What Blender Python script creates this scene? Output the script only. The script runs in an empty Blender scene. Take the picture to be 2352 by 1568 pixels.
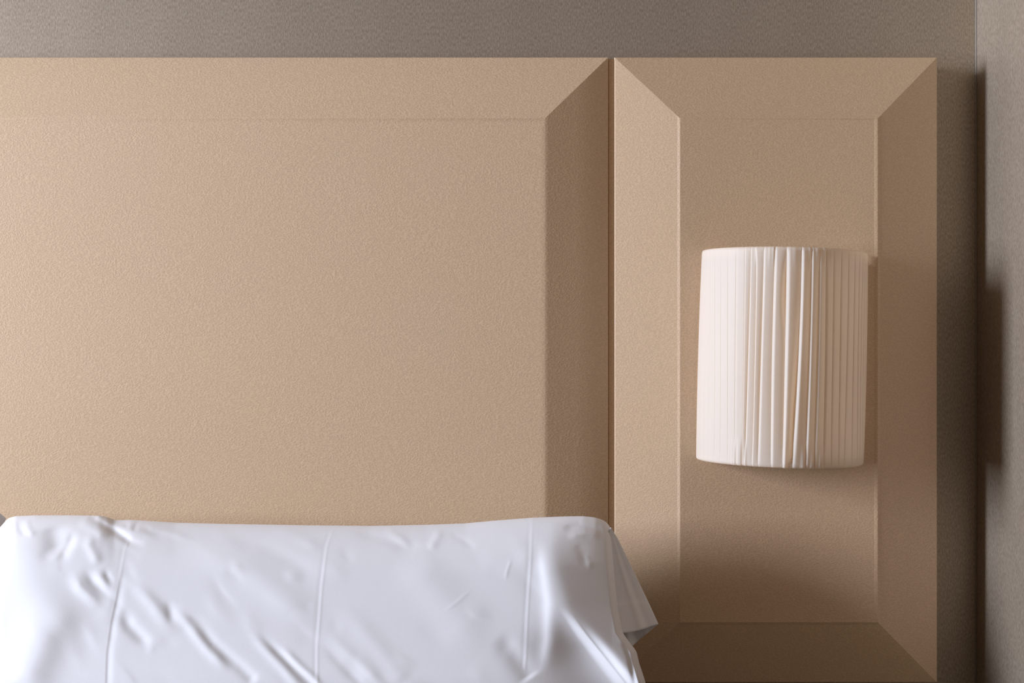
import bpy, bmesh, math, random
import numpy as np
from mathutils import Vector

# ------------------------------------------------------------------ camera, light, exposure
SC = bpy.context.scene
COL = SC.collection
W, H = 2352, 1568
LENS = 50.0
F = W * LENS / 36.0            # focal length in pixels
CD = 2.15                      # camera distance from the back wall
ZC = 1.13                      # camera height

cam_data = bpy.data.cameras.new('camera')
cam_data.lens = LENS
cam_data.sensor_width = 36.0
cam_data.clip_start = 0.05
cam = bpy.data.objects.new('camera', cam_data)
cam.location = (0, -CD, ZC)
cam.rotation_euler = (math.pi / 2, 0, 0)
COL.objects.link(cam)
SC.camera = cam

world = bpy.data.worlds.new('world')
SC.world = world
world.use_nodes = True
world.node_tree.nodes['Background'].inputs[0].default_value = (0.55, 0.65, 0.8, 1)
world.node_tree.nodes['Background'].inputs[1].default_value = 0.15

# daylight in the window opening of the left wall
WX = -4.20
WY0, WY1, WZ0, WZ1 = -2.02, -1.13, 0.98, 2.50
ld = bpy.data.lights.new('window_daylight', 'AREA')
ld.shape = 'RECTANGLE'
ld.size = WZ1 - WZ0
ld.size_y = WY1 - WY0
ld.energy = 340
ld.color = (0.85, 0.935, 1.11)
lo = bpy.data.objects.new('window_daylight', ld)
lo.location = (WX - 0.02, (WY0 + WY1) / 2, (WZ0 + WZ1) / 2)
lo.rotation_euler = (0, -math.pi / 2, 0)
COL.objects.link(lo)

SC.view_settings.view_transform = 'Standard'
SC.view_settings.look = 'None'
SC.view_settings.gamma = 1
SC.view_settings.use_curve_mapping = False
SC.view_settings.exposure = 0.0

# ------------------------------------------------------------------ helpers
def P(px, py, Y):
    d = Y + CD
    return ((px - W / 2) / F * d, Y, ZC - (py - H / 2) / F * d)

def XZ(px, py, Y):
    p = P(px, py, Y)
    return p[0], p[2]

def lerpn(xs, ys, x):
    return np.interp(x, xs, ys)

def smooth_interp(xs, ys, x, n=1400, sigma=None):
    """piecewise linear curve with rounded knots"""
    xs = np.array(xs, float); ys = np.array(ys, float)
    lo_, hi_ = xs[0], xs[-1]
    g = np.linspace(lo_, hi_, n)
    v = np.interp(g, xs, ys)
    if sigma:
        k = max(1, int(sigma / (hi_ - lo_) * n))
        ker = np.exp(-0.5 * (np.arange(-3 * k, 3 * k + 1) / k) ** 2); ker /= ker.sum()
        pad = np.concatenate([2 * v[0] - v[1:3 * k + 1][::-1], v, 2 * v[-1] - v[-3 * k - 1:-1][::-1]])
        v = np.convolve(pad, ker, mode='valid')
    return np.interp(x, g, v)

def mesh_obj(name, verts, faces, mat, parent=None, smooth=False):
    me = bpy.data.meshes.new(name)
    me.from_pydata([tuple(map(float, v)) for v in verts], [], faces)
    me.validate()
    me.update()
    bm = bmesh.new(); bm.from_mesh(me)
    bmesh.ops.recalc_face_normals(bm, faces=bm.faces)
    bm.to_mesh(me); bm.free()
    if smooth:
        for p in me.polygons: p.use_smooth = True
    me.materials.append(mat)
    o = bpy.data.objects.new(name, me)
    COL.objects.link(o)
    if parent:
        o.parent = parent
        o.matrix_parent_inverse = parent.matrix_world.inverted()
    return o

def bm_obj(name, bm, mat, parent=None, smooth=False):
    bmesh.ops.recalc_face_normals(bm, faces=bm.faces)
    me = bpy.data.meshes.new(name); bm.to_mesh(me); bm.free()
    if smooth:
        for p in me.polygons: p.use_smooth = True
    me.materials.append(mat)
    o = bpy.data.objects.new(name, me); COL.objects.link(o)
    if parent:
        o.parent = parent
        o.matrix_parent_inverse = parent.matrix_world.inverted()
    return o

def add_box(bm, lo3, hi3, bevel=0.0, seg=2):
    x0, y0, z0 = lo3; x1, y1, z1 = hi3
    vs = [bm.verts.new(p) for p in [(x0,y0,z0),(x1,y0,z0),(x1,y1,z0),(x0,y1,z0),(x0,y0,z1),(x1,y0,z1),(x1,y1,z1),(x0,y1,z1)]]
    fs = [(0,1,2,3),(4,5,6,7),(0,1,5,4),(1,2,6,5),(2,3,7,6),(3,0,4,7)]
    faces = [bm.faces.new([vs[i] for i in f]) for f in fs]
    if bevel > 0:
        es = list({e for f in faces for e in f.edges})
        bmesh.ops.bevel(bm, geom=es, offset=bevel, segments=seg, profile=0.5, affect='EDGES')

def add_cyl(bm, c0, c1, r0, r1=None, n=32):
    r1 = r0 if r1 is None else r1
    c0 = Vector(c0); c1 = Vector(c1); ax = (c1 - c0).normalized()
    t = Vector((0, 0, 1)) if abs(ax.z) < 0.9 else Vector((1, 0, 0))
    a = ax.cross(t).normalized(); b = ax.cross(a)
    A = [bm.verts.new(c0 + r0 * (math.cos(2*math.pi*i/n) * a + math.sin(2*math.pi*i/n) * b)) for i in range(n)]
    B = [bm.verts.new(c1 + r1 * (math.cos(2*math.pi*i/n) * a + math.sin(2*math.pi*i/n) * b)) for i in range(n)]
    for i in range(n):
        j = (i + 1) % n
        bm.faces.new([A[i], A[j], B[j], B[i]])
    bm.faces.new(A[::-1]); bm.faces.new(B)

def empty(name, loc, label, cat, group=None):
    o = bpy.data.objects.new(name, None); COL.objects.link(o)
    o.location = loc
    o['label'] = label; o['category'] = cat
    if group: o['group'] = group
    bpy.context.view_layer.update()
    return o

def tag(o, label, cat, group=None):
    o['label'] = label; o['category'] = cat
    if group: o['group'] = group
    return o

def struct(o):
    o['kind'] = 'structure'
    return o

def grid_faces(nu, nv, off=0, wrap=False):
    """verts index = iv*nu+iu"""
    fs = []
    for j in range(nv - 1):
        for i in range(nu if wrap else nu - 1):
            k = (i + 1) % nu
            fs.append((off + j*nu + i, off + j*nu + k, off + (j+1)*nu + k, off + (j+1)*nu + i))
    return fs

# ------------------------------------------------------------------ materials
def new_mat(name):
    m = bpy.data.materials.new(name); m.use_nodes = True
    nt = m.node_tree
    return m, nt, nt.nodes['Principled BSDF']

def nd(nt, typ, **kw):
    n = nt.nodes.new(typ)
    for k, v in kw.items():
        setattr(n, k, v)
    return n

def mapping(nt, scale, rot=(0, 0, 0)):
    tc = nd(nt, 'ShaderNodeTexCoord'); mp = nd(nt, 'ShaderNodeMapping')
    mp.inputs['Scale'].default_value = scale
    mp.inputs['Rotation'].default_value = rot
    nt.links.new(tc.outputs['Object'], mp.inputs['Vector'])
    return mp

def noise(nt, vec, scale, detail=2, rough=0.5, dist=0.0):
    n = nd(nt, 'ShaderNodeTexNoise')
    n.inputs['Scale'].default_value = scale; n.inputs['Detail'].default_value = detail
    n.inputs['Roughness'].default_value = rough; n.inputs['Distortion'].default_value = dist
    nt.links.new(vec, n.inputs['Vector'])
    return n

def leather_mat(name='beige_leather', k=(1.085, 1.105, 1.13)):
    m, nt, b = new_mat(name)
    L = nt.links
    mp = mapping(nt, (1, 1, 1))
    # slow warp so that the grain flows in changing directions
    warp = noise(nt, mp.outputs['Vector'], 9.0, 2)
    sub = nd(nt, 'ShaderNodeVectorMath', operation='SUBTRACT'); sub.inputs[1].default_value = (.5, .5, .5)
    L.new(warp.outputs['Color'], sub.inputs[0])
    sc = nd(nt, 'ShaderNodeVectorMath', operation='SCALE'); sc.inputs['Scale'].default_value = 0.035
    L.new(sub.outputs[0], sc.inputs[0])
    add = nd(nt, 'ShaderNodeVectorMath', operation='ADD')
    L.new(mp.outputs['Vector'], add.inputs[0]); L.new(sc.outputs[0], add.inputs[1])
    st = nd(nt, 'ShaderNodeMapping'); st.inputs['Scale'].default_value = (0.62, 0.62, 1.15)
    L.new(add.outputs[0], st.inputs['Vector'])
    vor = nd(nt, 'ShaderNodeTexVoronoi'); vor.feature = 'SMOOTH_F1'
    vor.inputs['Scale'].default_value = 560; vor.inputs['Smoothness'].default_value = 0.5
    L.new(st.outputs[0], vor.inputs['Vector'])
    n2 = noise(nt, st.outputs[0], 430, 2, 0.55, 0.4)
    n2h = nd(nt, 'ShaderNodeMath', operation='MULTIPLY'); n2h.inputs[1].default_value = 0.5
    L.new(n2.outputs['Fac'], n2h.inputs[0])
    mixh = nd(nt, 'ShaderNodeMath', operation='MULTIPLY_ADD')
    mixh.inputs[1].default_value = 0.85
    L.new(vor.outputs['Distance'], mixh.inputs[0]); L.new(n2h.outputs[0], mixh.inputs[2])
    bp = nd(nt, 'ShaderNodeBump'); bp.inputs['Strength'].default_value = 0.36; bp.inputs['Distance'].default_value = 0.0007
    L.new(mixh.outputs[0], bp.inputs['Height'])
    L.new(bp.outputs[0], b.inputs['Normal'])
    # faint tone blotches of the hide
    bl = noise(nt, mp.outputs['Vector'], 7.0, 3, 0.55)
    mx = nd(nt, 'ShaderNodeMix', data_type='RGBA')
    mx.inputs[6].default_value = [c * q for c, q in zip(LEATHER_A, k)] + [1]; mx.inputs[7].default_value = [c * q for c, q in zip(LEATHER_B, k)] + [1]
    L.new(bl.outputs['Fac'], mx.inputs[0])
    cr = nd(nt, 'ShaderNodeMapRange'); cr.inputs[1].default_value = 0.2; cr.inputs[2].default_value = 0.65
    cr.inputs[3].default_value = 0.90; cr.inputs[4].default_value = 1.05
    L.new(vor.outputs['Distance'], cr.inputs[0])
    mul = nd(nt, 'ShaderNodeVectorMath', operation='SCALE')
    L.new(mx.outputs[2], mul.inputs[0]); L.new(cr.outputs[0], mul.inputs['Scale'])
    L.new(mul.outputs[0], b.inputs['Base Color'])
    b.inputs['Roughness'].default_value = 0.5
    b.inputs['Specular IOR Level'].default_value = 0.9
    return m

def wallpaper_mat():
    m, nt, b = new_mat('brushed_taupe_wallpaper')
    L = nt.links
    mp = mapping(nt, (1, 1, 0.17))
    n1 = noise(nt, mp.outputs['Vector'], 1150, 2, 0.6)
    mp2 = mapping(nt, (1, 1, 0.35))
    n2 = noise(nt, mp2.outputs['Vector'], 560, 2, 0.5)
    mp3 = mapping(nt, (1, 1, 0.25))
    n3 = noise(nt, mp3.outputs['Vector'], 14, 3, 0.5)
    a = nd(nt, 'ShaderNodeMath', operation='MULTIPLY_ADD'); a.inputs[1].default_value = 0.9
    L.new(n1.outputs['Fac'], a.inputs[0]); L.new(n2.outputs['Fac'], a.inputs[2])
    a2 = nd(nt, 'ShaderNodeMath', operation='MULTIPLY_ADD'); a2.inputs[1].default_value = 0.15
    L.new(n3.outputs['Fac'], a2.inputs[0]); L.new(a.outputs[0], a2.inputs[2])
    cr = nd(nt, 'ShaderNodeMapRange'); cr.inputs[1].default_value = 0.75; cr.inputs[2].default_value = 1.45
    L.new(a2.outputs[0], cr.inputs[0])
    mx = nd(nt, 'ShaderNodeMix', data_type='RGBA')
    mx.inputs[6].default_value = PAPER_A; mx.inputs[7].default_value = PAPER_B
    L.new(cr.outputs[0], mx.inputs[0])
    L.new(mx.outputs[2], b.inputs['Base Color'])
    bp = nd(nt, 'ShaderNodeBump'); bp.inputs['Strength'].default_value = 0.1; bp.inputs['Distance'].default_value = 0.0006
    L.new(a.outputs[0], bp.inputs['Height']); L.new(bp.outputs[0], b.inputs['Normal'])
    b.inputs['Roughness'].default_value = 0.56
    b.inputs['Specular IOR Level'].default_value = 0.6
    b.inputs['Metallic'].default_value = 0.7
    return m

def plain_mat(name, col, rough=0.6, metal=0.0, nscale=60, var=0.06, bump=0.05):
    m, nt, b = new_mat(name)
    mp = mapping(nt, (1, 1, 1)); n = noise(nt, mp.outputs['Vector'], nscale, 3)
    mr = nd(nt, 'ShaderNodeMapRange'); mr.inputs[3].default_value = 1 - var; mr.inputs[4].default_value = 1 + var
    nt.links.new(n.outputs['Fac'], mr.inputs[0])
    s = nd(nt, 'ShaderNodeVectorMath', operation='SCALE'); s.inputs[0].default_value = col
    nt.links.new(mr.outputs[0], s.inputs['Scale']); nt.links.new(s.outputs[0], b.inputs['Base Color'])
    bp = nd(nt, 'ShaderNodeBump'); bp.inputs['Strength'].default_value = bump; bp.inputs['Distance'].default_value = 0.001
    nt.links.new(n.outputs['Fac'], bp.inputs['Height']); nt.links.new(bp.outputs[0], b.inputs['Normal'])
    b.inputs['Roughness'].default_value = rough; b.inputs['Metallic'].default_value = metal
    return m

def cotton_mat():
    m, nt, b = new_mat('white_cotton')
    L = nt.links
    mp = mapping(nt, (1, 1, 1), (0, 0.12, 0))
    n1 = noise(nt, mp.outputs['Vector'], 700, 2, 0.6)
    n2 = noise(nt, mp.outputs['Vector'], 35, 3, 0.55, 0.6)
    a = nd(nt, 'ShaderNodeMath', operation='MULTIPLY_ADD'); a.inputs[1].default_value = 1.2
    L.new(n2.outputs['Fac'], a.inputs[0]); L.new(n1.outputs['Fac'], a.inputs[2])
    bp = nd(nt, 'ShaderNodeBump'); bp.inputs['Strength'].default_value = 0.14; bp.inputs['Distance'].default_value = 0.00045
    L.new(a.outputs[0], bp.inputs['Height'])
    L.new(bp.outputs[0], b.inputs['Normal'])
    b.inputs['Base Color'].default_value = COTTON
    b.inputs['Roughness'].default_value = 0.75
    b.inputs['Specular IOR Level'].default_value = 0.3
    b.inputs['Sheen Weight'].default_value = 0.1
    return m

def satin_mat():
    m, nt, b = new_mat('cream_pleated_fabric')
    L = nt.links
    mp = mapping(nt, (1, 1, 1)); n1 = noise(nt, mp.outputs['Vector'], 800, 2, 0.6)
    bp = nd(nt, 'ShaderNodeBump'); bp.inputs['Strength'].default_value = 0.08; bp.inputs['Distance'].default_value = 0.0005
    L.new(n1.outputs['Fac'], bp.inputs['Height']); L.new(bp.outputs[0], b.inputs['Normal'])
    b.inputs['Base Color'].default_value = SATIN
    b.inputs['Roughness'].default_value = 0.5
    b.inputs['Specular IOR Level'].default_value = 0.35
    tr = nd(nt, 'ShaderNodeBsdfTranslucent'); tr.inputs[0].default_value = (1.0, 0.82, 0.64, 1)
    mx = nd(nt, 'ShaderNodeMixShader'); mx.inputs[0].default_value = 0.5
    L.new(b.outputs[0], mx.inputs[1]); L.new(tr.outputs[0], mx.inputs[2])
    L.new(mx.outputs[0], nt.nodes['Material Output'].inputs['Surface'])
    return m

LEATHER_A = (0.635, 0.435, 0.262, 1)
LEATHER_B = (0.615, 0.44, 0.282, 1)
PAPER_A = (0.31, 0.25, 0.185, 1)
PAPER_B = (0.58, 0.49, 0.39, 1)
COTTON = (0.835, 0.83, 0.85, 1)
SATIN = (0.93, 0.885, 0.81, 1)

M_LEATHER_LIT = leather_mat()  # left panel: base colour lifted to stand in for stronger light there
M_LEATHER_DIM = leather_mat('slightly_darker_beige_leather', (0.94, 0.92, 0.91))  # same leather, light falloff to the right put into its colour
M_PAPER = wallpaper_mat()
M_COTTON = cotton_mat()
M_SATIN = satin_mat()
M_CEIL = plain_mat('matt_ceiling_paint', (0.19, 0.15, 0.11), 0.9)
M_FLOOR = plain_mat('dark_brown_carpet', (0.12, 0.085, 0.06), 0.95, nscale=300, var=0.25, bump=0.3)
M_WALL = plain_mat('taupe_wall_paint', (0.20, 0.145, 0.09), 0.85)
M_METAL = plain_mat('brushed_nickel', (0.62, 0.58, 0.52), 0.35, 1.0)
M_BULB = plain_mat('opal_glass', (0.85, 0.83, 0.8), 0.2)
M_WOOD = plain_mat('dark_wood', (0.13, 0.08, 0.045), 0.55)
M_SPREAD = plain_mat('taupe_bedspread_fabric', (0.20, 0.145, 0.10), 0.9, nscale=400, var=0.15, bump=0.2)
M_TRIM = plain_mat('corner_caulk', (0.26, 0.23, 0.19), 0.5)

# ------------------------------------------------------------------ room
XR = (2243 - W / 2) / F * CD            # right wall
XL, YF, ZT = WX, -4.2, 2.60

def wall_quad(name, pts, mat, thick, nrm):
    bm = bmesh.new()
    a = [Vector(p) for p in pts]; n = Vector(nrm) * thick
    v = [bm.verts.new(p) for p in a] + [bm.verts.new(p + n) for p in a]
    bm.faces.new(v[:4]); bm.faces.new(v[4:][::-1])
    for i in range(4):
        j = (i + 1) % 4
        bm.faces.new([v[i], v[j], v[4 + j], v[4 + i]])
    return struct(bm_obj(name, bm, mat))

wall_quad('wall_back', [(XL, 0, 0), (XR, 0, 0), (XR, 0, ZT), (XL, 0, ZT)], M_PAPER, 0.1, (0, 1, 0))
wall_quad('wall_right', [(XR, 0, 0), (XR, YF, 0), (XR, YF, ZT), (XR, 0, ZT)], M_PAPER, 0.1, (1, 0, 0))
wall_quad('wall_front', [(XL, YF, 0), (XR, YF, 0), (XR, YF, ZT), (XL, YF, ZT)], M_WALL, 0.1, (0, -1, 0))
wall_quad('floor', [(XL, 0, 0), (XR, 0, 0), (XR, YF, 0), (XL, YF, 0)], M_FLOOR, 0.1, (0, 0, -1))
wall_quad('ceiling', [(XL, 0, ZT), (XR, 0, ZT), (XR, YF, ZT), (XL, YF, ZT)], M_CEIL, 0.1, (0, 0, 1))
bm = bmesh.new()
add_box(bm, (XL - 0.12, YF, 0), (XL, WY0, ZT))
add_box(bm, (XL - 0.12, WY1, 0), (XL, 0, ZT))
add_box(bm, (XL - 0.12, WY0, 0), (XL, WY1, WZ0))
add_box(bm, (XL - 0.12, WY0, WZ1), (XL, WY1, ZT))
struct(bm_obj('wall_left', bm, M_WALL))
bm = bmesh.new()
fw = 0.04
for a, b_ in (((XL - 0.10, WY0, WZ0), (XL - 0.05, WY0 + fw, WZ1)), ((XL - 0.10, WY1 - fw, WZ0), (XL - 0.05, WY1, WZ1)),
              ((XL - 0.10, WY0 + fw, WZ0), (XL - 0.05, WY1 - fw, WZ0 + fw)), ((XL - 0.10, WY0 + fw, WZ1 - fw), (XL - 0.05, WY1 - fw, WZ1))):
    add_box(bm, a, b_)
struct(bm_obj('window_1', bm, M_CEIL))
# unseen dark wooden doors, added along the right wall to cut its bounce light
for k in range(3):
    y1 = -0.48 - 0.95 * k
    bm = bmesh.new()
    add_box(bm, (XR - 0.022, y1 - 0.92, 0.0), (XR - 0.001, y1, 2.45), 0.003, 2)
    for z0_, z1_ in ((0.15, 1.05), (1.20, 2.30)):
        add_box(bm, (XR - 0.030, y1 - 0.80, z0_), (XR - 0.0221, y1 - 0.12, z1_), 0.004, 2)
    dr = struct(bm_obj('door_%d' % (k + 1), bm, M_WOOD))
    bm = bmesh.new(); add_cyl(bm, (XR - 0.022, y1 - 0.06, 1.0), (XR - 0.06, y1 - 0.06, 1.0), 0.008); add_cyl(bm, (XR - 0.06, y1 - 0.06, 1.0), (XR - 0.06, y1 - 0.18, 1.0), 0.008)
    bm_obj('door_handle', bm, M_METAL, dr, True)
# thin light bead down the corner of the room
bm = bmesh.new()
add_cyl(bm, (XR - 0.0006, -0.0006, 0.0), (XR - 0.0006, -0.0006, ZT), 0.0016, n=10)
struct(bm_obj('trim_1', bm, M_TRIM, smooth=True))

# ------------------------------------------------------------------ upholstered panels
TT = 0.070                        # depth of the outer edge in front of the wall
HH = 0.0239                       # how far the flat field stands proud of the edge
YO, YI = -TT, -TT - HH
WB = 147 / F * (CD - TT)          # width of the sloping border

def panel(name, x0, x1, z0, z1, lip, label, cat, mat=None):
    """truncated pyramid panel: outer rectangle at YO, field at YI"""
    eb = 0.0016                   # rounded outer edge
    loops = []
    def rect(ins, y, l=0, r=0, t=0, b=0):
        return [(x0 + ins + l, y, z0 + ins + b), (x1 - ins - r, y, z0 + ins + b), (x1 - ins - r, y, z1 - ins - t), (x0 + ins + l, y, z1 - ins - t)]
    loops.append(rect(0, -0.0005))
    # rounded outer arris, then slope
    for k in range(5):
        a = math.pi / 2 * k / 4 * 0.84
        loops.append(rect(eb * (1 - math.cos(a)), YO + eb - eb * math.sin(a) * 1.0))
    def slope_y(d):
        return YO - HH * (d / WB)
    if not lip:
        # soft rounding of the ridge
        r = 0.006
        for d in (WB * 0.5, WB - r):
            loops.append(rect(d, slope_y(d)))
        for k in range(1, 8):
            u = k / 8
            d = WB - r + 2 * r * u
            # quadratic blend
            y = (1-u)**2 * slope_y(WB - r) + 2*u*(1-u) * YI + u*u * YI
            loops.append(rect(d, y))
        loops.append(rect(WB + r, YI))
        verts = [p for l in loops for p in l]
    else:
        for d in (WB * 0.5, WB - 0.0045):
            loops.append(rect(d, slope_y(d)))
        e = 0.00045
        loops.append(rect(WB - 0.0008, YI - e * 0.8))
        loops.append(rect(WB - 0.0001, YI - e))
        verts = [p for l in loops for p in l]
        # field corners: left edge stays high, right/bottom/top edges dip inside a narrow welt
        i1 = WB + 0.0002
        wq = 0.0044
        loops.append([(x0+i1, YI-e, z0+i1), (x1-i1, YI-e*0.95, z0+i1), (x1-i1, YI-e*0.95, z1-i1), (x0+i1, YI-e, z1-i1)])
        i2 = WB + wq
        loops.append([(x0+i2, YI-e*0.9, z0+i1+0.0001), (x1-i2, YI+0.00035, z0+i1+0.0001), (x1-i2, YI+0.00035, z1-i1-0.0001), (x0+i2, YI-e*0.9, z1-i1-0.0001)])
        verts = [p for l in loops for p in l]
    n = len(loops)
    faces = []
    for k in range(n - 1):
        for i in range(4):
            j = (i + 1) % 4
            faces.append((4*k+i, 4*k+j, 4*(k+1)+j, 4*(k+1)+i))
    faces.append(tuple(4*(n-1)+i for i in range(4)))
    faces.append((3, 2, 1, 0))
    o = mesh_obj(name, verts, faces, mat or M_LEATHER_LIT, smooth=True)
    for e_ in o.data.edges: pass
    # keep the mitred corners and the side faces crisp, the rolled edges soft
    me = o.data
    me.set_sharp_from_angle(angle=math.radians(9.5 if not lip else 7.5))
    return tag(o, label, cat)

def edge_x(px): return (px - W/2) / F * (CD + YO)
def edge_z(py): return ZC - (py - H/2) / F * (CD + YO)
ZTOP = edge_z(131.5); ZBOT = edge_z(1567)
panel('headboard_panel', -1.62, edge_x(1397), 0.30, ZTOP, False,
      'wide beige leather headboard panel with sloped border, behind the white pillow', 'headboard')
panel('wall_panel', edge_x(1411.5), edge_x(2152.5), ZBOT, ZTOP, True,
      'narrow upright beige leather wall panel with sloped border that carries the pleated sconce', 'wall panel', M_LEATHER_DIM)
bm = bmesh.new()
add_box(bm, (edge_x(1397) + 0.0008, YO + 0.005, ZBOT), (edge_x(1411.5), -0.001, edge_z(131.5) - 0.0012), 0.0008, 2)
tag(bm_obj('spacer_strip', bm, M_LEATHER_LIT), 'thin recessed leather strip filling the dark gap between the two beige panels', 'trim strip')

# ------------------------------------------------------------------ pillows
def seg_dist(X, Y, poly):
    """signed distance to a polyline (positive on its right hand side when it runs downwards -> +x side),
    and the parameter 0..1 along it"""
    poly = [np.array(p, float) for p in poly]
    L = [np.linalg.norm(poly[i+1] - poly[i]) for i in range(len(poly) - 1)]
    tot = sum(L); best = np.full(X.shape, 1e9); T = np.zeros(X.shape); S = np.zeros(X.shape)
    acc = 0
    for i in range(len(poly) - 1):
        a, b = poly[i], poly[i+1]; d = (b - a) / L[i]
        rx, ry = X - a[0], Y - a[1]
        tt = rx * d[0] + ry * d[1]
        tc = np.clip(tt, 0, L[i])
        dx, dy = rx - tc * d[0], ry - tc * d[1]
        dist = np.hypot(dx, dy)
        side = np.sign(rx * d[1] - ry * d[0])
        m = dist < best
        best = np.where(m, dist, best); T = np.where(m, (acc + tc) / tot, T); S = np.where(m, side, S)
        acc += L[i]
    return best * S, T

def sstep(a, b, x):
    t = np.clip((x - a) / (b - a), 0, 1)
    return t * t * (3 - 2 * t)

def ridge(X, Y, poly, wl, wr, amp, t0=0.15, t1=0.15):
    d, t = seg_dist(X, Y, poly)
    w = np.where(d < 0, wl, wr)
    tap = 1.0
    if t0 > 0: tap = tap * sstep(0, t0, t)
    if t1 > 0: tap = tap * sstep(0, t1, 1 - t)
    return amp * tap * np.exp(-(d / w) ** 2)

def step_fold(X, Y, poly, w, fall, amp, t0=0.15, t1=0.15):
    """surface climbs by amp within w at the line, and dies away slowly (fall) on the far side"""
    d, t = seg_dist(X, Y, poly)
    up = 0.5 * (1 + np.tanh(d / w))
    prof = up * np.exp(-np.maximum(d, 0) / fall)
    tap = 1.0
    if t0 > 0: tap = tap * sstep(0, t0, t)
    if t1 > 0: tap = tap * sstep(0, t1, 1 - t)
    return amp * tap * prof

PILLOW_TOP = [(-140, 1280), (-30, 1226), (0, 1211), (18, 1190), (35, 1185), (80, 1183), (160, 1183), (228, 1184), (246, 1188), (262, 1194), (300, 1193.5), (340, 1196), (400, 1200),
              (520, 1203), (700, 1206), (850, 1207.5), (980, 1205), (1070, 1201.5), (1140, 1195), (1225, 1188.5), (1300, 1185.5), (1340, 1185),
              (1368, 1188), (1388, 1195), (1400, 1206), (1406, 1222)]

def pillow_surface(detail=True, nu=640, nv=210, xl=-30.0, seed=4, top=PILLOW_TOP):
    u = np.linspace(0, 1, nu); v = np.linspace(0, 1, nv)
    u = 0.5 - 0.5 * np.cos(np.pi * u) if not detail else (0.8 * u + 0.2 * (0.5 - 0.5 * np.cos(np.pi * u)))
    v = 0.5 * v + 0.5 * (0.5 - 0.5 * np.cos(np.pi * v))
    U, V = np.meshgrid(u, v)
    BOT = 1668.0
    yrow = 1190 + V * (BOT - 1190)
    xr = smooth_interp([1180, 1215, 1260, 1330, 1400, 1455, 1480, 1500, 1530, 1568, 1600, 1670],
                       [1404, 1406, 1408.5, 1413, 1420, 1430, 1447, 1462, 1468, 1480, 1488, 1470], yrow, sigma=6)
    xlft = xl + 4 * np.abs(2 * V - 1) ** 3
    X = xlft + (xr - xlft) * U
    tx = np.array([p[0] for p in top], float)
    tx[0] = -140
    yt = smooth_interp(tx, [p[1] for p in top], np.clip(X, -140, 1406), sigma=4)
    yb = BOT - 18 * np.abs(2 * U - 1) ** 6
    ys = smooth_interp(tx, [min(p[1], 1207.0) for p in top], np.clip(X, -140, 1406), sigma=45)
    Yp = ys + (yb - ys) * V + (yt - ys) * (1 - V) ** 7
    return U, V, X, Yp

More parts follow.
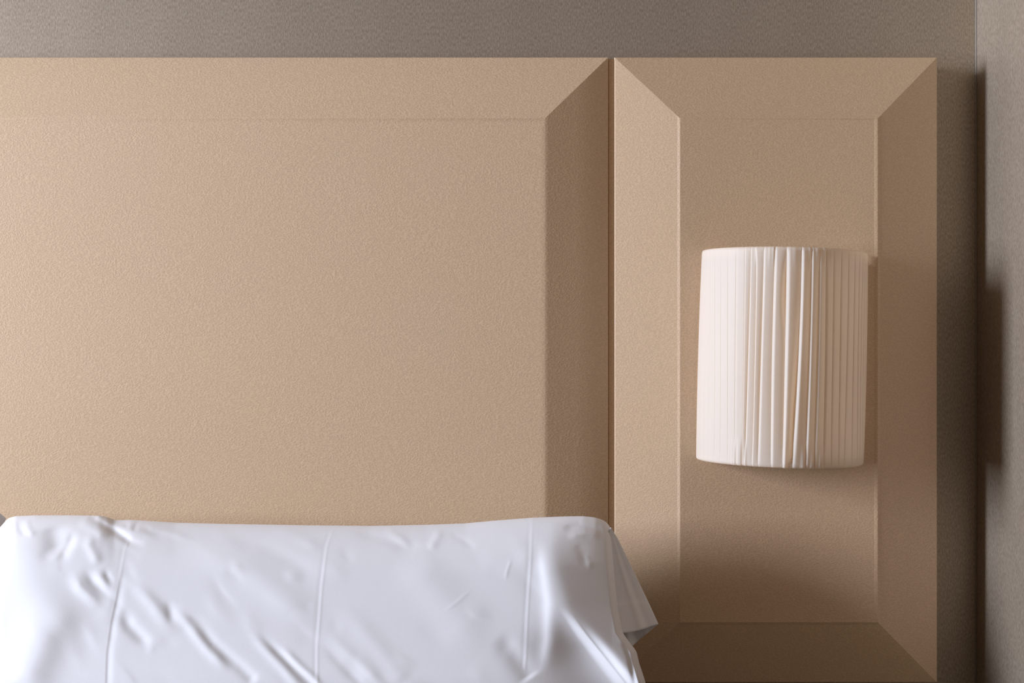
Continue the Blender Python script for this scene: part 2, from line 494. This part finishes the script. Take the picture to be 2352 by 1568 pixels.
def pillow_height(X, Yp, U, V, seed=4):
    """how far the front face stands forward of the mid plane, in photo-scale pixels"""
    # body
    ev = np.minimum((Yp - 1183) * 1.0, 1e9)
    top = np.clip(V * 460 / 120.0, 0, 1); top = np.sqrt(np.clip(1 - (1 - top) ** 2, 0, 1))
    bot = np.clip((1 - V) * 460 / 120.0, 0, 1); bot = np.sqrt(np.clip(1 - (1 - bot) ** 2, 0, 1))
    lft = np.clip(U * 1440 / 40.0, 0, 1); lft = np.sqrt(np.clip(1 - (1 - lft) ** 2.5, 0, 1)) * (1 - 0.06 * np.clip(1 - (X + 9) / 240.0, 0, 1) ** 2)
    rgt = np.clip((1 - U) * 1450 / 16.0, 0, 1); rgt = np.sqrt(np.clip(1 - (1 - rgt) ** 2, 0, 1))
    belly = 0.80 + 0.20 * np.sin(np.pi * np.clip(V * 1.0, 0, 1))
    base = 118 * belly
    # the end of the pillow turns away to the right beyond this crest
    cx = smooth_interp([1150, 1200, 1260, 1330, 1395, 1450, 1500, 1568, 1680], [1282, 1276, 1268, 1284, 1303, 1341, 1382, 1436, 1520], Yp, sigma=10)
    s = X - cx
    wsoft = 7.0
    turn = wsoft * np.logaddexp(0, s / wsoft)
    slope = 0.27 - 0.0 * sstep(1380, 1540, Yp)
    base = base - slope * turn
    h = base
    # hollow left of the crest that opens downwards from the peak
    open_ = sstep(1392, 1560, Yp)
    dip = np.where(s < 0, np.exp(-((s + 24 + 10*open_) / (16 + 34 * open_)) ** 2 * np.where(s < -24 - 10*open_, 0.16, 1.0)), np.exp(-((24 + 10*open_) / (16 + 34*open_)) ** 2) * np.exp(-(s / 18) ** 2))
    h = h - 34 * sstep(1385, 1500, Yp) * dip * (0.55 + 0.45 * open_)
    # swelling lobe just left of the crest
    h = h + step_fold(X, Yp, [(1243, 1225), (1246, 1300), (1258, 1380), (1256, 1470), (1240, 1560)], 14, 90, 9, 0.25, 0.25)
    # broad folds of the stuffing
    def R(*a, **k): return ridge(X, Yp, *a, **k)
    h = h + R([(20, 1200), (60, 1300), (90, 1420), (60, 1600)], 60, 60, 4)
    h = h + R([(185, 1370), (110, 1450), (70, 1530), (40, 1650)], 60, 46, 6.5, 0.25, 0.0)
    h = h + R([(120, 1200), (130, 1240), (145, 1275)], 26, 30, -7, 0.3, 0.35)
    h = h + R([(172, 1215), (160, 1250), (145, 1275), (132, 1290)], 9, 11, -2.4, 0.3, 0.3)
    h = h + R([(60, 1188), (66, 1215), (80, 1235)], 8, 9, 2.2, 0.2, 0.3)
    h = h + R([(42, 1190), (46, 1215), (60, 1232)], 7, 8, -1.8, 0.2, 0.3)
    # the pinched fold near the upper left
    h = h + R([(205, 1180), (228, 1196), (262, 1218), (300, 1243), (335, 1250)], 9, 9, -7.0, 0.05, 0.35)
    h = h + R([(222, 1180), (250, 1196), (290, 1214), (330, 1222), (370, 1236)], 11, 10, 6.5, 0.05, 0.4)
    h = h + R([(262, 1190), (275, 1202), (300, 1206)], 8, 8, -3.0, 0.2, 0.3)
    h = h + R([(320, 1192), (312, 1206), (306, 1222)], 6, 7, -2.5, 0.2, 0.3)
    h = h + R([(330, 1196), (352, 1212), (392, 1222), (450, 1240)], 9, 10, 3.0, 0.2, 0.4)
    h = h + R([(180, 1190), (214, 1212), (252, 1236)], 13, 12, 3.2, 0.25, 0.3)
    h = h + R([(215, 1222), (205, 1250), (230, 1300)], 12, 12, 2.4, 0.3, 0.3)
    # v shaped folds under the pinch
    h = h + R([(165, 1310), (185, 1350), (215, 1375), (236, 1402)], 14, 11, 2.8, 0.45, 0.45)
    h = h + R([(190, 1302), (212, 1336), (240, 1362), (256, 1384)], 11, 10, -2.8, 0.45, 0.45)
    h = h + R([(215, 1305), (235, 1330), (256, 1352)], 9, 10, 2.0, 0.45, 0.45)
    h = h + R([(240, 1300), (248, 1325), (262, 1345)], 8, 8, -1.3, 0.45, 0.45)
    h = h + R([(285, 1320), (320, 1352), (352, 1385), (385, 1432), (400, 1470)], 16, 14, 2.6, 0.45, 0.45)
    h = h + R([(275, 1400), (300, 1440), (330, 1470), (352, 1490)], 14, 14, -3.2, 0.3, 0.3)
    h = h + R([(380, 1372), (392, 1405), (398, 1440)], 11, 11, -1.8, 0.45, 0.45)
    h = h + R([(400, 1392), (440, 1440), (480, 1490), (530, 1540)], 13, 13, 3.2, 0.25, 0.25)
    h = h + R([(440, 1420), (490, 1480), (550, 1530), (590, 1570)], 14, 13, -2.6, 0.3, 0.1)
    h = h + R([(560, 1430), (600, 1478), (650, 1530), (690, 1580), (720, 1620)], 12, 12, 2.4, 0.4, 0.0)
    h = h + R([(590, 1450), (630, 1490), (676, 1534), (720, 1575)], 10, 10, -2.4, 0.4, 0.0)
    h = h + R([(640, 1480), (690, 1530), (720, 1556), (750, 1600)], 9, 9, 2.2, 0.3, 0.0)
    # drag lines across the middle and right
    h = h + R([(740, 1440), (790, 1490), (850, 1545), (900, 1600)], 12, 13, 1.3, 0.4, 0.0)
    h = h + R([(730, 1465), (770, 1510), (820, 1560), (850, 1600)], 11, 11, -1.1, 0.4, 0.0)
    h = h + R([(760, 1380), (820, 1430), (880, 1500), (930, 1570)], 22, 22, 1.4, 0.45, 0.1)
    h = h + R([(800, 1215), (860, 1232), (920, 1250), (980, 1256)], 12, 12, -2.2, 0.3, 0.3)
    h = h + R([(880, 1208), (915, 1232), (950, 1262)], 10, 10, 2.2, 0.3, 0.3)
    h = h + R([(1030, 1222), (1065, 1240), (1095, 1262)], 9, 9, -1.2, 0.3, 0.3)
    h = h + R([(1012, 1212), (1000, 1240), (985, 1265)], 10, 10, 1.8, 0.3, 0.3)
    h = h + R([(1175, 1280), (1165, 1310), (1160, 1335)], 3.5, 4, 0.5, 0.3, 0.3)
    h = h + R([(1085, 1352), (1050, 1382), (1018, 1406)], 3.5, 4, 0.4, 0.3, 0.3)
    h = h + R([(1140, 1460), (1180, 1500), (1220, 1560)], 22, 22, -3.2, 0.3, 0.1)
    h = h + R([(900, 1290), (980, 1330), (1060, 1420), (1120, 1500)], 45, 45, 2.6, 0.3, 0.3)
    h = h + R([(420, 1250), (560, 1300), (680, 1390), (730, 1460)], 34, 34, 3.0, 0.3, 0.3)
    h = h + R([(500, 1225), (600, 1250), (690, 1300), (740, 1340)], 20, 20, -1.8, 0.3, 0.3)
    h = h + R([(620, 1212), (680, 1228), (745, 1262)], 14, 14, 2.0, 0.3, 0.3)
    h = h + R([(1345, 1268), (1352, 1290), (1358, 1310)], 6, 8, 0.7, 0.3, 0.3)
    h = h + R([(1290, 1214), (1330, 1206), (1372, 1214), (1400, 1236)], 8, 8, -3.4, 0.2, 0.2)
    h = h + R([(1300, 1232), (1345, 1224), (1385, 1230)], 9, 9, 2.6, 0.3, 0.3)
    h = h + R([(1320, 1248), (1335, 1262), (1350, 1300)], 12, 14, -1.3, 0.3, 0.3)
    # folds where the case hangs loose at the lower right
    h = h + R([(1432, 1470), (1448, 1510), (1458, 1570)], 6, 6, -2.2, 0.15, 0.0)
    h = h + R([(1446, 1486), (1458, 1522), (1470, 1575)], 5, 5, 1.2, 0.15, 0.0)
    # ironed-in press lines (thin standing creases)
    h = h + ridge(X, Yp, [(286, 1290), (276, 1340), (270, 1375), (258, 1430), (248, 1500), (243, 1640)], 3.0, 10, -1.3, 0.25, 0.0)
    for poly, a in (([(296, 1238), (288, 1262), (281, 1300), (276, 1340), (270, 1375), (258, 1430), (248, 1500), (243, 1620)], 0.9),
                    ([(772, 1200), (762, 1225), (752, 1255), (746, 1300), (740, 1350), (735, 1420), (730, 1480), (729, 1620)], 1.5),
                    ([(1224, 1186), (1222, 1225), (1220, 1290), (1216, 1350), (1212, 1420), (1209, 1500), (1206, 1540)], 1.6)):
        h = h + ridge(X, Yp, poly, 2.6, 2.2, a * 0.22, 0.02, 0.02)
        h = h - ridge(X, Yp, [(x - 7, y) for x, y in poly], 4.0, 3.0, a * 0.16, 0.05, 0.05)
    h = h + step_fold(X, Yp, [(276, 1340), (270, 1375), (258, 1430), (248, 1500), (243, 1620)], 10, 60, 1.0, 0.3, 0.0)
    # weak random drag wrinkles
    rng = random.Random(seed)
    for k in range(70):
        cx0 = rng.uniform(40, 1230); cy0 = rng.uniform(1215, 1580)
        ang = math.radians(rng.gauss(38, 12)); ln = rng.uniform(40, 150)
        dx, dy = math.cos(ang) * ln / 2, math.sin(ang) * ln / 2
        bend = rng.uniform(-10, 10)
        h = h + ridge(X, Yp, [(cx0 - dx, cy0 - dy), (cx0 + bend, cy0 - bend), (cx0 + dx, cy0 + dy)], rng.uniform(9, 24), rng.uniform(9, 24),
                      rng.choice((-1, 1)) * rng.uniform(0.3, 1.0), 0.5, 0.5)
    return h * top * bot * lft * (0.25 + 0.75 * rgt) - 0.25 * 60 * 0 , rgt

PX = 0.000585                       # metres per photo pixel at the pillow

def mid_plane(V):
    return -0.190 - 0.085 * np.clip(V, 0, 1)

def make_pillow(name, label, seed=4, top=PILLOW_TOP, mirror_x=None, dz=0.0, dy=0.0, nu=640, nv=210, group=None):
    U, V, X, Yp = pillow_surface(nu=nu, nv=nv, top=top)
    hh, rgt = pillow_height(X, Yp, U, V, seed)
    Ym = mid_plane(V)
    edge = np.minimum(np.minimum(U, 1 - U) * 3000, np.minimum(V, 1 - V) * 900)
    seam = np.clip(edge / 3.0, 0, 1)
    front = Ym - hh * PX * np.where(seam < 1e-6, 0, 1)
    # world position of the outline is taken at the mid plane depth so the sides are not sheared
    d = Ym + CD
    # follow the viewing rays only at the front so that creases sit where they are seen
    df = front + CD
    Xw = (X - W/2) / F * df; Zw = ZC - (Yp - H/2) / F * df
    bd = np.sqrt(np.clip(1 - (2*U-1)**14, 0, 1)) * np.sqrt(np.clip(1 - (2*V-1)**2 , 0, 1))
    back = np.minimum(Ym + 0.062 * bd, YI - 0.002 - 0*Ym)
    Xb = (X - W/2) / F * d; Zb = ZC - (Yp - H/2) / F * d
    nuv = nu * nv
    vf = np.stack([Xw, front, Zw], -1).reshape(-1, 3)
    # coarse back
    bi = np.unique(np.linspace(0, nu - 1, nu).astype(int)); bj = np.arange(nv)
    vb = np.stack([Xb, back, Zb], -1).reshape(-1, 3)
    faces = grid_faces(nu, nv) 
    idx = np.arange(nuv).reshape(nv, nu)
    # back verts: interior only, rim shared with the front
    bmap = {}
    verts = [tuple(p) for p in vf]
    bidx = idx.copy()
    inner = []
    for j in range(1, nv - 1):
        bidx[j, 1:nu-1] = np.arange(len(verts), len(verts) + nu - 2)
        verts.extend(map(tuple, vb.reshape(nv, nu, 3)[j, 1:nu-1]))
    for j in range(nv - 1):
        for i in range(nu - 1):
            faces.append((int(bidx[j, i]), int(bidx[j+1, i]), int(bidx[j+1, i+1]), int(bidx[j, i+1])))
    va = np.array(verts)
    if mirror_x is not None:
        va[:, 0] = mirror_x - va[:, 0]
    va[:, 2] += dz; va[:, 1] += dy
    base = Vector((float(va[:, 0].mean()), float(va[:, 1].mean()), float(va[:, 2].min())))
    root = empty(name, base, label, 'pillow', group)
    body = mesh_obj('pillowcase', va, faces, M_COTTON, root, smooth=True)
    return root, body

pillow, pbody = make_pillow('pillow', 'long white pillow in a wrinkled cotton case with an open loose end at its right',)

# loose open end of the case, hanging over the right end of the pillow
def flap():
    ns, nr = 60, 26
    def Lc(s): # left edge
        y = 1216 + s * (1453 - 1216)
        return smooth_interp([1210, 1260, 1330, 1400, 1455], [1400, 1403, 1408, 1417, 1430], np.array([y]), sigma=8)[0] - 1.5, y
    def Rc(s):
        t = s
        xs = [1403, 1419, 1432, 1451, 1472, 1493, 1512]; ys = [1211, 1238, 1264, 1303, 1347, 1391, 1433]
        k = t * 6
        return np.interp(k, range(7), xs), np.interp(k, range(7), ys)
    def Yat(s, r):
        y0 = -0.2085 - 0.030 * s
        fold = -0.0022 * s * math.exp(-((r - 0.55) / 0.10) ** 2) + 0.0014 * s * math.exp(-((r - 0.72) / 0.09) ** 2)
        return y0 + 0.038 * s ** 0.8 * (r ** 1.15) + fold
    verts, faces = [], []
    for j in range(ns):
        s = j / (ns - 1)
        lx, ly = Lc(s); rx, ry = Rc(s)
        for i in range(nr):
            r = i / (nr - 1)
            x = lx + (rx - lx) * r; y = ly + (ry - ly) * r
            y += 5.0 * s**3 * math.sin(math.pi * r) * (1 - 0.6 * r)
            hem = -0.0014 * (1 / (1 + math.exp(-(y - 1385 + 4*r) / 0.8))) - 0.0005 * math.exp(-((y - 1400) / 12) ** 2) * math.sin(r * 9 + 1)
            verts.append(P(x, y, Yat(s, r) + hem * (s > 0.3)))
    faces += grid_faces(nr, ns)
    # rear layer, joined along the right hand fold
    off = len(verts)
    for j in range(ns):
        s = j / (ns - 1)
        lx, ly = Lc(s); rx, ry = Rc(s)
        for i in range(nr):
            r = i / (nr - 1)          # 0 at the fold, 1 far inside
            bx = rx + (1432 - rx) * r * s + (lx - rx) * r * (1 - s)
            by = ry + (68 * s * (1 - (1 - r) ** 1.5)) * 1.0 + (ly - ry) * r * (1 - s)
            bx -= 13 * s**2 * math.sin(math.pi * r)
            Yb = Yat(s, 1.0) + 0.0004 + 0.020 * s * math.sin(math.pi * min(r * 1.1, 1) * 0.62) - 0.004 * s * math.sin(r * 11) * (r > .2)
            verts.append(P(bx, by, Yb - 0.02 * s * r))
    faces += grid_faces(nr, ns, off)
    for j in range(ns - 1):
        faces.append((j*nr + nr-1, (j+1)*nr + nr-1, off + (j+1)*nr, off + j*nr))
    o = mesh_obj('open_flap', verts, faces, M_COTTON, pillow, smooth=True)
    md = o.modifiers.new('thickness', 'SOLIDIFY'); md.thickness = 0.0007; md.offset = 0
    return o
flap()

# second pillow, on the left half of the bed (its near corner just reaches the photograph)
xa = P(12, 1180, -0.26)[0]
xm = P(-31, 1200, -0.2)[0]
pillow2, _ = make_pillow('pillow', 'white pillow at the far left whose corner only just enters the photo', seed=9,
                         mirror_x=2 * xm, dz=0.0, dy=-0.004, nu=260, nv=90)

# stiff corner of its case, poking up behind the first pillow
verts = []
tip = [(-90, 1196), (-40, 1176), (-8, 1174), (1, 1179), (14, 1190), (2, 1222), (-20, 1240), (-90, 1240)]
for k, dy in ((0, 0.0), (1, 0.004)):
    verts += [P(x, y, -0.165 + 0.0002 * (x + 90) + dy) for x, y in tip]
n = len(tip)
fc = [tuple(range(n)), tuple(range(2 * n - 1, n - 1, -1))] + [(i, (i + 1) % n, n + (i + 1) % n, n + i) for i in range(n)]
mesh_obj('case_corner', verts, fc, M_COTTON, pillow2)

# ------------------------------------------------------------------ bed (below the frame, carries the pillows)
zb = min(v.co.z for v in pbody.data.vertices) + pillow.location.z * 0
bpy.context.view_layer.update()
zb = min((pbody.matrix_world @ v.co).z for v in pbody.data.vertices)
bed = empty('bed', (-0.75, -1.1, 0), 'wide bed with white sheeted mattress under the pillows, against the headboard', 'bed')
bm = bmesh.new(); add_box(bm, (-1.75, -2.02, zb - 0.26), (0.13, YI - 0.004, zb - 0.001), 0.035, 5)
bm_obj('mattress', bm, M_COTTON, bed, True)
ms = bmesh.new(); xs = [-1.772, -1.765, -1.745, -1.70, 0.085, 0.125, 0.142, 0.150]; zs = [zb - 0.32, zb - 0.03, zb - 0.006, zb + 0.006, zb + 0.006, zb - 0.006, zb - 0.03, zb - 0.32]  # unseen dark cover added over the white mattress to cut bounced light
rows_ = []
for y in (-0.52, -0.53, -1.2, -2.03, -2.05): rows_.append([ms.verts.new((x, y, z + (-0.003 if y == -0.52 else 0) - (0.03 if y == -2.05 else 0))) for x, z in zip(xs, zs)])
rows_.append([ms.verts.new((x, -2.055, min(z, zb - 0.32))) for x, z in zip(xs, zs)])
for a_, b_ in zip(rows_[:-1], rows_[1:]):
    for i in range(len(xs) - 1): ms.faces.new([a_[i], a_[i+1], b_[i+1], b_[i]])
o_ = bm_obj('bedspread', ms, M_SPREAD, bed, True); o_['label'] = 'taupe bedspread'
bm = bmesh.new(); add_box(bm, (-1.73, -2.0, 0.06), (0.11, YI - 0.006, zb - 0.26), 0.01, 2)
bm_obj('bed_base', bm, M_WOOD, bed)
for x in (-1.65, 0.03):
    for y in (-1.9, -0.25):
        bm = bmesh.new(); add_cyl(bm, (x, y, 0.0), (x, y, 0.06), 0.025)
        bm_obj('leg', bm, M_METAL, bed)

# ------------------------------------------------------------------ wall sconce
def sconce():
    YB = YI - 0.006                       # back of the shade
    RX = 0.1176; RY = 0.118
    # centre of the shade at the back plane
    cxp, cyp = 1795.0, 818.0
    d0 = CD + YB
    xc = P(1794.0, cyp, YB)[0]; zc = P(cxp, 819.0, YB)[2]
    HT = 0.1507                            # half height
    roll = math.radians(1.45)
    root = empty('wall_sconce', (xc, YI, zc), 'wall sconce with a cream pleated half-drum fabric shade on the narrow leather panel', 'wall lamp')
    def place(lx, y, lz):
        return (xc + lx * math.cos(roll) + lz * math.sin(roll), y, zc + lz * math.cos(roll) - lx * math.sin(roll))
    def rx_at(t):      # t 0 top .. 1 bottom, slight barrel and flare
        return RX + 0.0010 * math.sin(math.pi * t) + 0.0012 * t
    def px_of(theta, t):
        lz = HT - 2 * HT * t
        x, y, z = place(rx_at(t) * math.sin(theta), YB - RY * math.cos(theta), lz)
        return W/2 + x / (CD + y) * F
    ths = np.linspace(-math.pi/2, math.pi/2, 1500)
    def theta_of(px, t):
        arr = np.array([px_of(a, t) for a in ths[:1450]])
        k = int(np.argmax(arr))
        return float(np.interp(px, arr[:k], ths[:k]))
    q = 4.704
    rows = [
        (385, 385, 378), (450, 448, 440), (525, 525, 522), (615, 605, 600), (710, 697, 683), (775, 742, 712), (835, 815, 787), (915, 880, 850),
        (1035, 1000, 990), (1165, 1140, 1118), (1325, 1280, 1222), (1430, 1395, 1362), (1515, 1485, 1455), (1587, 1575, 1555), (1672, 1652, 1637),
        (1755, 1732, 1720), (1832, 1808, 1780), (1900, 1877, 1862), (1950, 1928, 1922), (1985, 1958, 1950), (2005, 1985, 1972)]
    TR = (0.03, 0.55, 0.97)
    E = []
    for a, b, c in rows:
        E.append([theta_of(1560 + p / q, t) for p, t in zip((a, b, c), TR)])
    E = np.array(E)
    lead = E[0].copy(); step = 0.115
    pre = []
    k = 1
    while lead.min() - step * k > -math.pi/2 + 0.03:
        pre.append(lead - step * k); k += 1
    pre = pre[::-1]
    post = []
    last = E[-1]; k = 1
    while last.max() + 0.10 * k < math.pi/2 - 0.03:
        post.append(last + 0.10 * k); k += 1
    edges = [np.full(3, -math.pi/2)] + pre + list(E) + post + [np.full(3, math.pi/2)]
    edges = np.array(edges)
    n0 = 1 + len(pre)                      # index of first photo edge
    npl = len(edges) - 1
    nrow = 130
    tt = np.concatenate([np.linspace(0, 0.06, 20)[:-1], np.linspace(0.06, 0.94, 86)[:-1], np.linspace(0.94, 1, 20)])
    qs = np.array([0.0, 0.02, 0.045, 0.08, 0.12, 0.17, 0.23, 0.30, 0.40, 0.52, 0.64, 0.76, 0.86, 0.93, 0.96, 0.985])
    # lip height (A) and hollow before the next lip (B), metres
    A = np.full(npl, 0.0009); B = np.zeros(npl)
    for key, a, b in ((3, .0010, 0), (4, .0014, .0008), (5, .0012, .0006), (6, .0022, .0008), (7, .0018, .0008), (8, .0028, .0010), (9, .0034, .0012), (10, .0034, .0012), (11, .0026, .0008), (12, .0020, .0004), (13, .0012, 0)):
        A[n0 + key] = a * 1.5; B[n0 + key] = b * 2.0
    for k in range(n0 + 14, npl): A[k] = 0.0010
    for k in range(0, n0 + 3): A[k] = 0.0010
    G_ = np.zeros(npl)
    for k in range(n0 + 11, npl): G_[k] = 0.0009
    for k in range(n0, n0 + 11): G_[k] = 0.0003
    rc = 0.0040                            # roll-over radius at the rims
    cols = []
    for k in range(npl):
        for qq in qs: cols.append((k, qq))
    cols.append((npl - 1, 1.0))
    verts = []
    pk = [(0.0, 440/q+1560, .4), ]
    puck_bot = [(1560 + p / q, a) for p, a in ((575, .0012), (600, .0016), (640, .0022), (662, .002), (715, .0013), (1132, .0016), (1150, .0016), (1335, .002), (1430, .0012), (1520, .0016), (1545, .0014))]
    puck_top = [(1560 + p / q, a) for p, a in ((835, .001), (985, .0015), (1020, .0018), (1255, .0010), (1415, .0010), (1490, .0012), (1510, .0012), (1570, .0012), (1640, .0008))]
    pb = [(theta_of(p, .97), a) for p, a in puck_bot]; ptp = [(theta_of(p, .03), a) for p, a in puck_top]
    def row(t, inset, lz):
        e = np.array([np.interp(t, TR, edges[k]) if True else 0 for k in range(npl + 1)])
        # parabola instead of linear for smooth slant
        for k in range(n0, n0 + len(rows)):
            y0, y1, y2 = edges[k]
            c = np.polyfit(TR, (y0, y1, y2), 2); e[k] = np.polyval(c, t)
        e = np.maximum.accumulate(e)
        out = []
        for (k, qq) in cols:
            th = e[k] + (e[k+1] - e[k]) * qq
            mid = math.sin(math.pi * min(max(t, 0), 1)) ** 0.4 if 0 < t < 1 else 0
            a = A[k] * (0.35 + 0.65 * mid); b = B[k] * mid
            if k == n0 + 8:   # pocket that gapes in the upper half
                b += 0.0085 * math.exp(-((t - 0.20) / 0.12) ** 2)
            if k == n0 + 9:   # and the gap that opens towards the bottom
                b += 0.0130 * math.exp(-((t - 0.78) / 0.22) ** 2) * (t < 0.985)
            lip = min(qq / 0.26, 1.0); lip = math.sin(lip * math.pi / 2) ** 0.8
            fall = 1 - max(0, (qq - 0.2)) / 0.8
            r = a * lip * (0.25 + 0.75 * fall ** 1.1)
            gr = G_[k] * (math.exp(-((1 - qq) / 0.035) ** 2) + math.exp(-(qq / 0.02) ** 2)) * mid
            r -= gr
            dive = max(0, (qq - 0.45) / 0.55)
            r -= b * dive ** 2.2
            w = 0.012
            if t > 0.85:
                for th0, am in pb: r += am * math.exp(-((th - th0) / w) ** 2) * sst((t - 0.86) / 0.11)
            if t < 0.12:
                for th0, am in ptp: r += am * math.exp(-((th - th0) / w) ** 2) * sst((0.11 - t) / 0.09)
            rr = r - inset
            out.append(place((rx_at(t) + rr) * math.sin(th), YB - (RY + rr) * math.cos(th), lz))
        return out
    def sst(x):
        x = min(max(x, 0), 1); return x * x * (3 - 2 * x)
    nr = 0
    # inside hem at the top, over the rim, down the front, round the bottom rim, inside hem
    for dz_ in (0.012, 0.006):
        verts += row(0.0, rc * 2.0, HT - dz_); nr += 1
    for k in range(7):
        a = math.pi * (k / 7)
        verts += row(0.0, rc * (1 + math.cos(a)), HT - rc + rc * math.sin(a)); nr += 1
    for t in tt:
        lz = (HT - rc) - 2 * (HT - rc) * t
        verts += row(t, 0.0, lz); nr += 1
    for k in range(1, 8):
        a = math.pi * (k / 7)
        verts += row(1.0, rc * (1 - math.cos(a)), -(HT - rc) - rc * math.sin(a)); nr += 1
    for dz_ in (0.006, 0.012):
        verts += row(1.0, rc * 2.0, -HT + dz_); nr += 1
    nc = len(cols)
    o = mesh_obj('lamp_shade', verts, grid_faces(nc, nr), M_SATIN, root, smooth=True)
    o.data.set_sharp_from_angle(angle=math.radians(75))
    # inner parts
    bm = bmesh.new(); add_box(bm, (xc - 0.100, YI - 0.012, zc - 0.125), (xc + 0.100, YI - 0.0015, zc + 0.125), 0.004, 3)  # hidden plate, oversized and white to bounce light through the shade
    bm_obj('backplate', bm, M_BULB, root)
    bm = bmesh.new(); add_cyl(bm, (xc, YI - 0.014, zc - 0.04), (xc, YI - 0.055, zc - 0.04), 0.006); add_cyl(bm, (xc, YI - 0.055, zc - 0.055), (xc, YI - 0.055, zc - 0.015), 0.014)
    bm_obj('bulb_holder', bm, M_METAL, root)
    bm = bmesh.new(); bmesh.ops.create_uvsphere(bm, u_segments=24, v_segments=16, radius=0.022)
    for v in bm.verts:
        v.co.z *= 1.25
        v.co += Vector((xc, YI - 0.055, zc + 0.010))
    bm_obj('bulb', bm, M_BULB, root, True)
    for sgn in (-1, 1):
        bm = bmesh.new()
        rim = [Vector(place((RX - 0.009) * math.sin(a), YB + 0.002 - (RY - 0.009) * math.cos(a), sgn * (HT - 0.014))) for a in np.linspace(-math.pi/2, math.pi/2, 40)]
        lo_ = [bm.verts.new(p) for p in rim]; hi_ = [bm.verts.new(p + Vector((0, 0, 0.002))) for p in rim]
        bm.faces.new(lo_); bm.faces.new(hi_[::-1])
        for i in range(len(rim)):
            j = (i + 1) % len(rim)
            bm.faces.new([lo_[i], lo_[j], hi_[j], hi_[i]])
        bm_obj('diffuser', bm, M_BULB, root)  # hidden disc added to keep direct light out of the shade
        bm = bmesh.new()
        lz = sgn * (HT - 0.012)
        pts = [Vector(place((RX - 0.006) * math.sin(a), YB - (RY - 0.006) * math.cos(a), lz)) for a in np.linspace(-math.pi/2, math.pi/2, 40)]
        for a, b in zip(pts[:-1], pts[1:]): add_cyl(bm, a, b, 0.0015, n=6)
        a0, a1 = Vector(place(-0.05, YI - 0.010, lz * 0.4)), Vector(place(-(RX - 0.006), YB, lz))
        add_cyl(bm, a0, a1, 0.0015, n=6)
        a0, a1 = Vector(place(0.05, YI - 0.010, lz * 0.4)), Vector(place((RX - 0.006), YB, lz))
        add_cyl(bm, a0, a1, 0.0015, n=6)
        bm_obj('wire_frame', bm, M_METAL, root)
    return root
sconce()
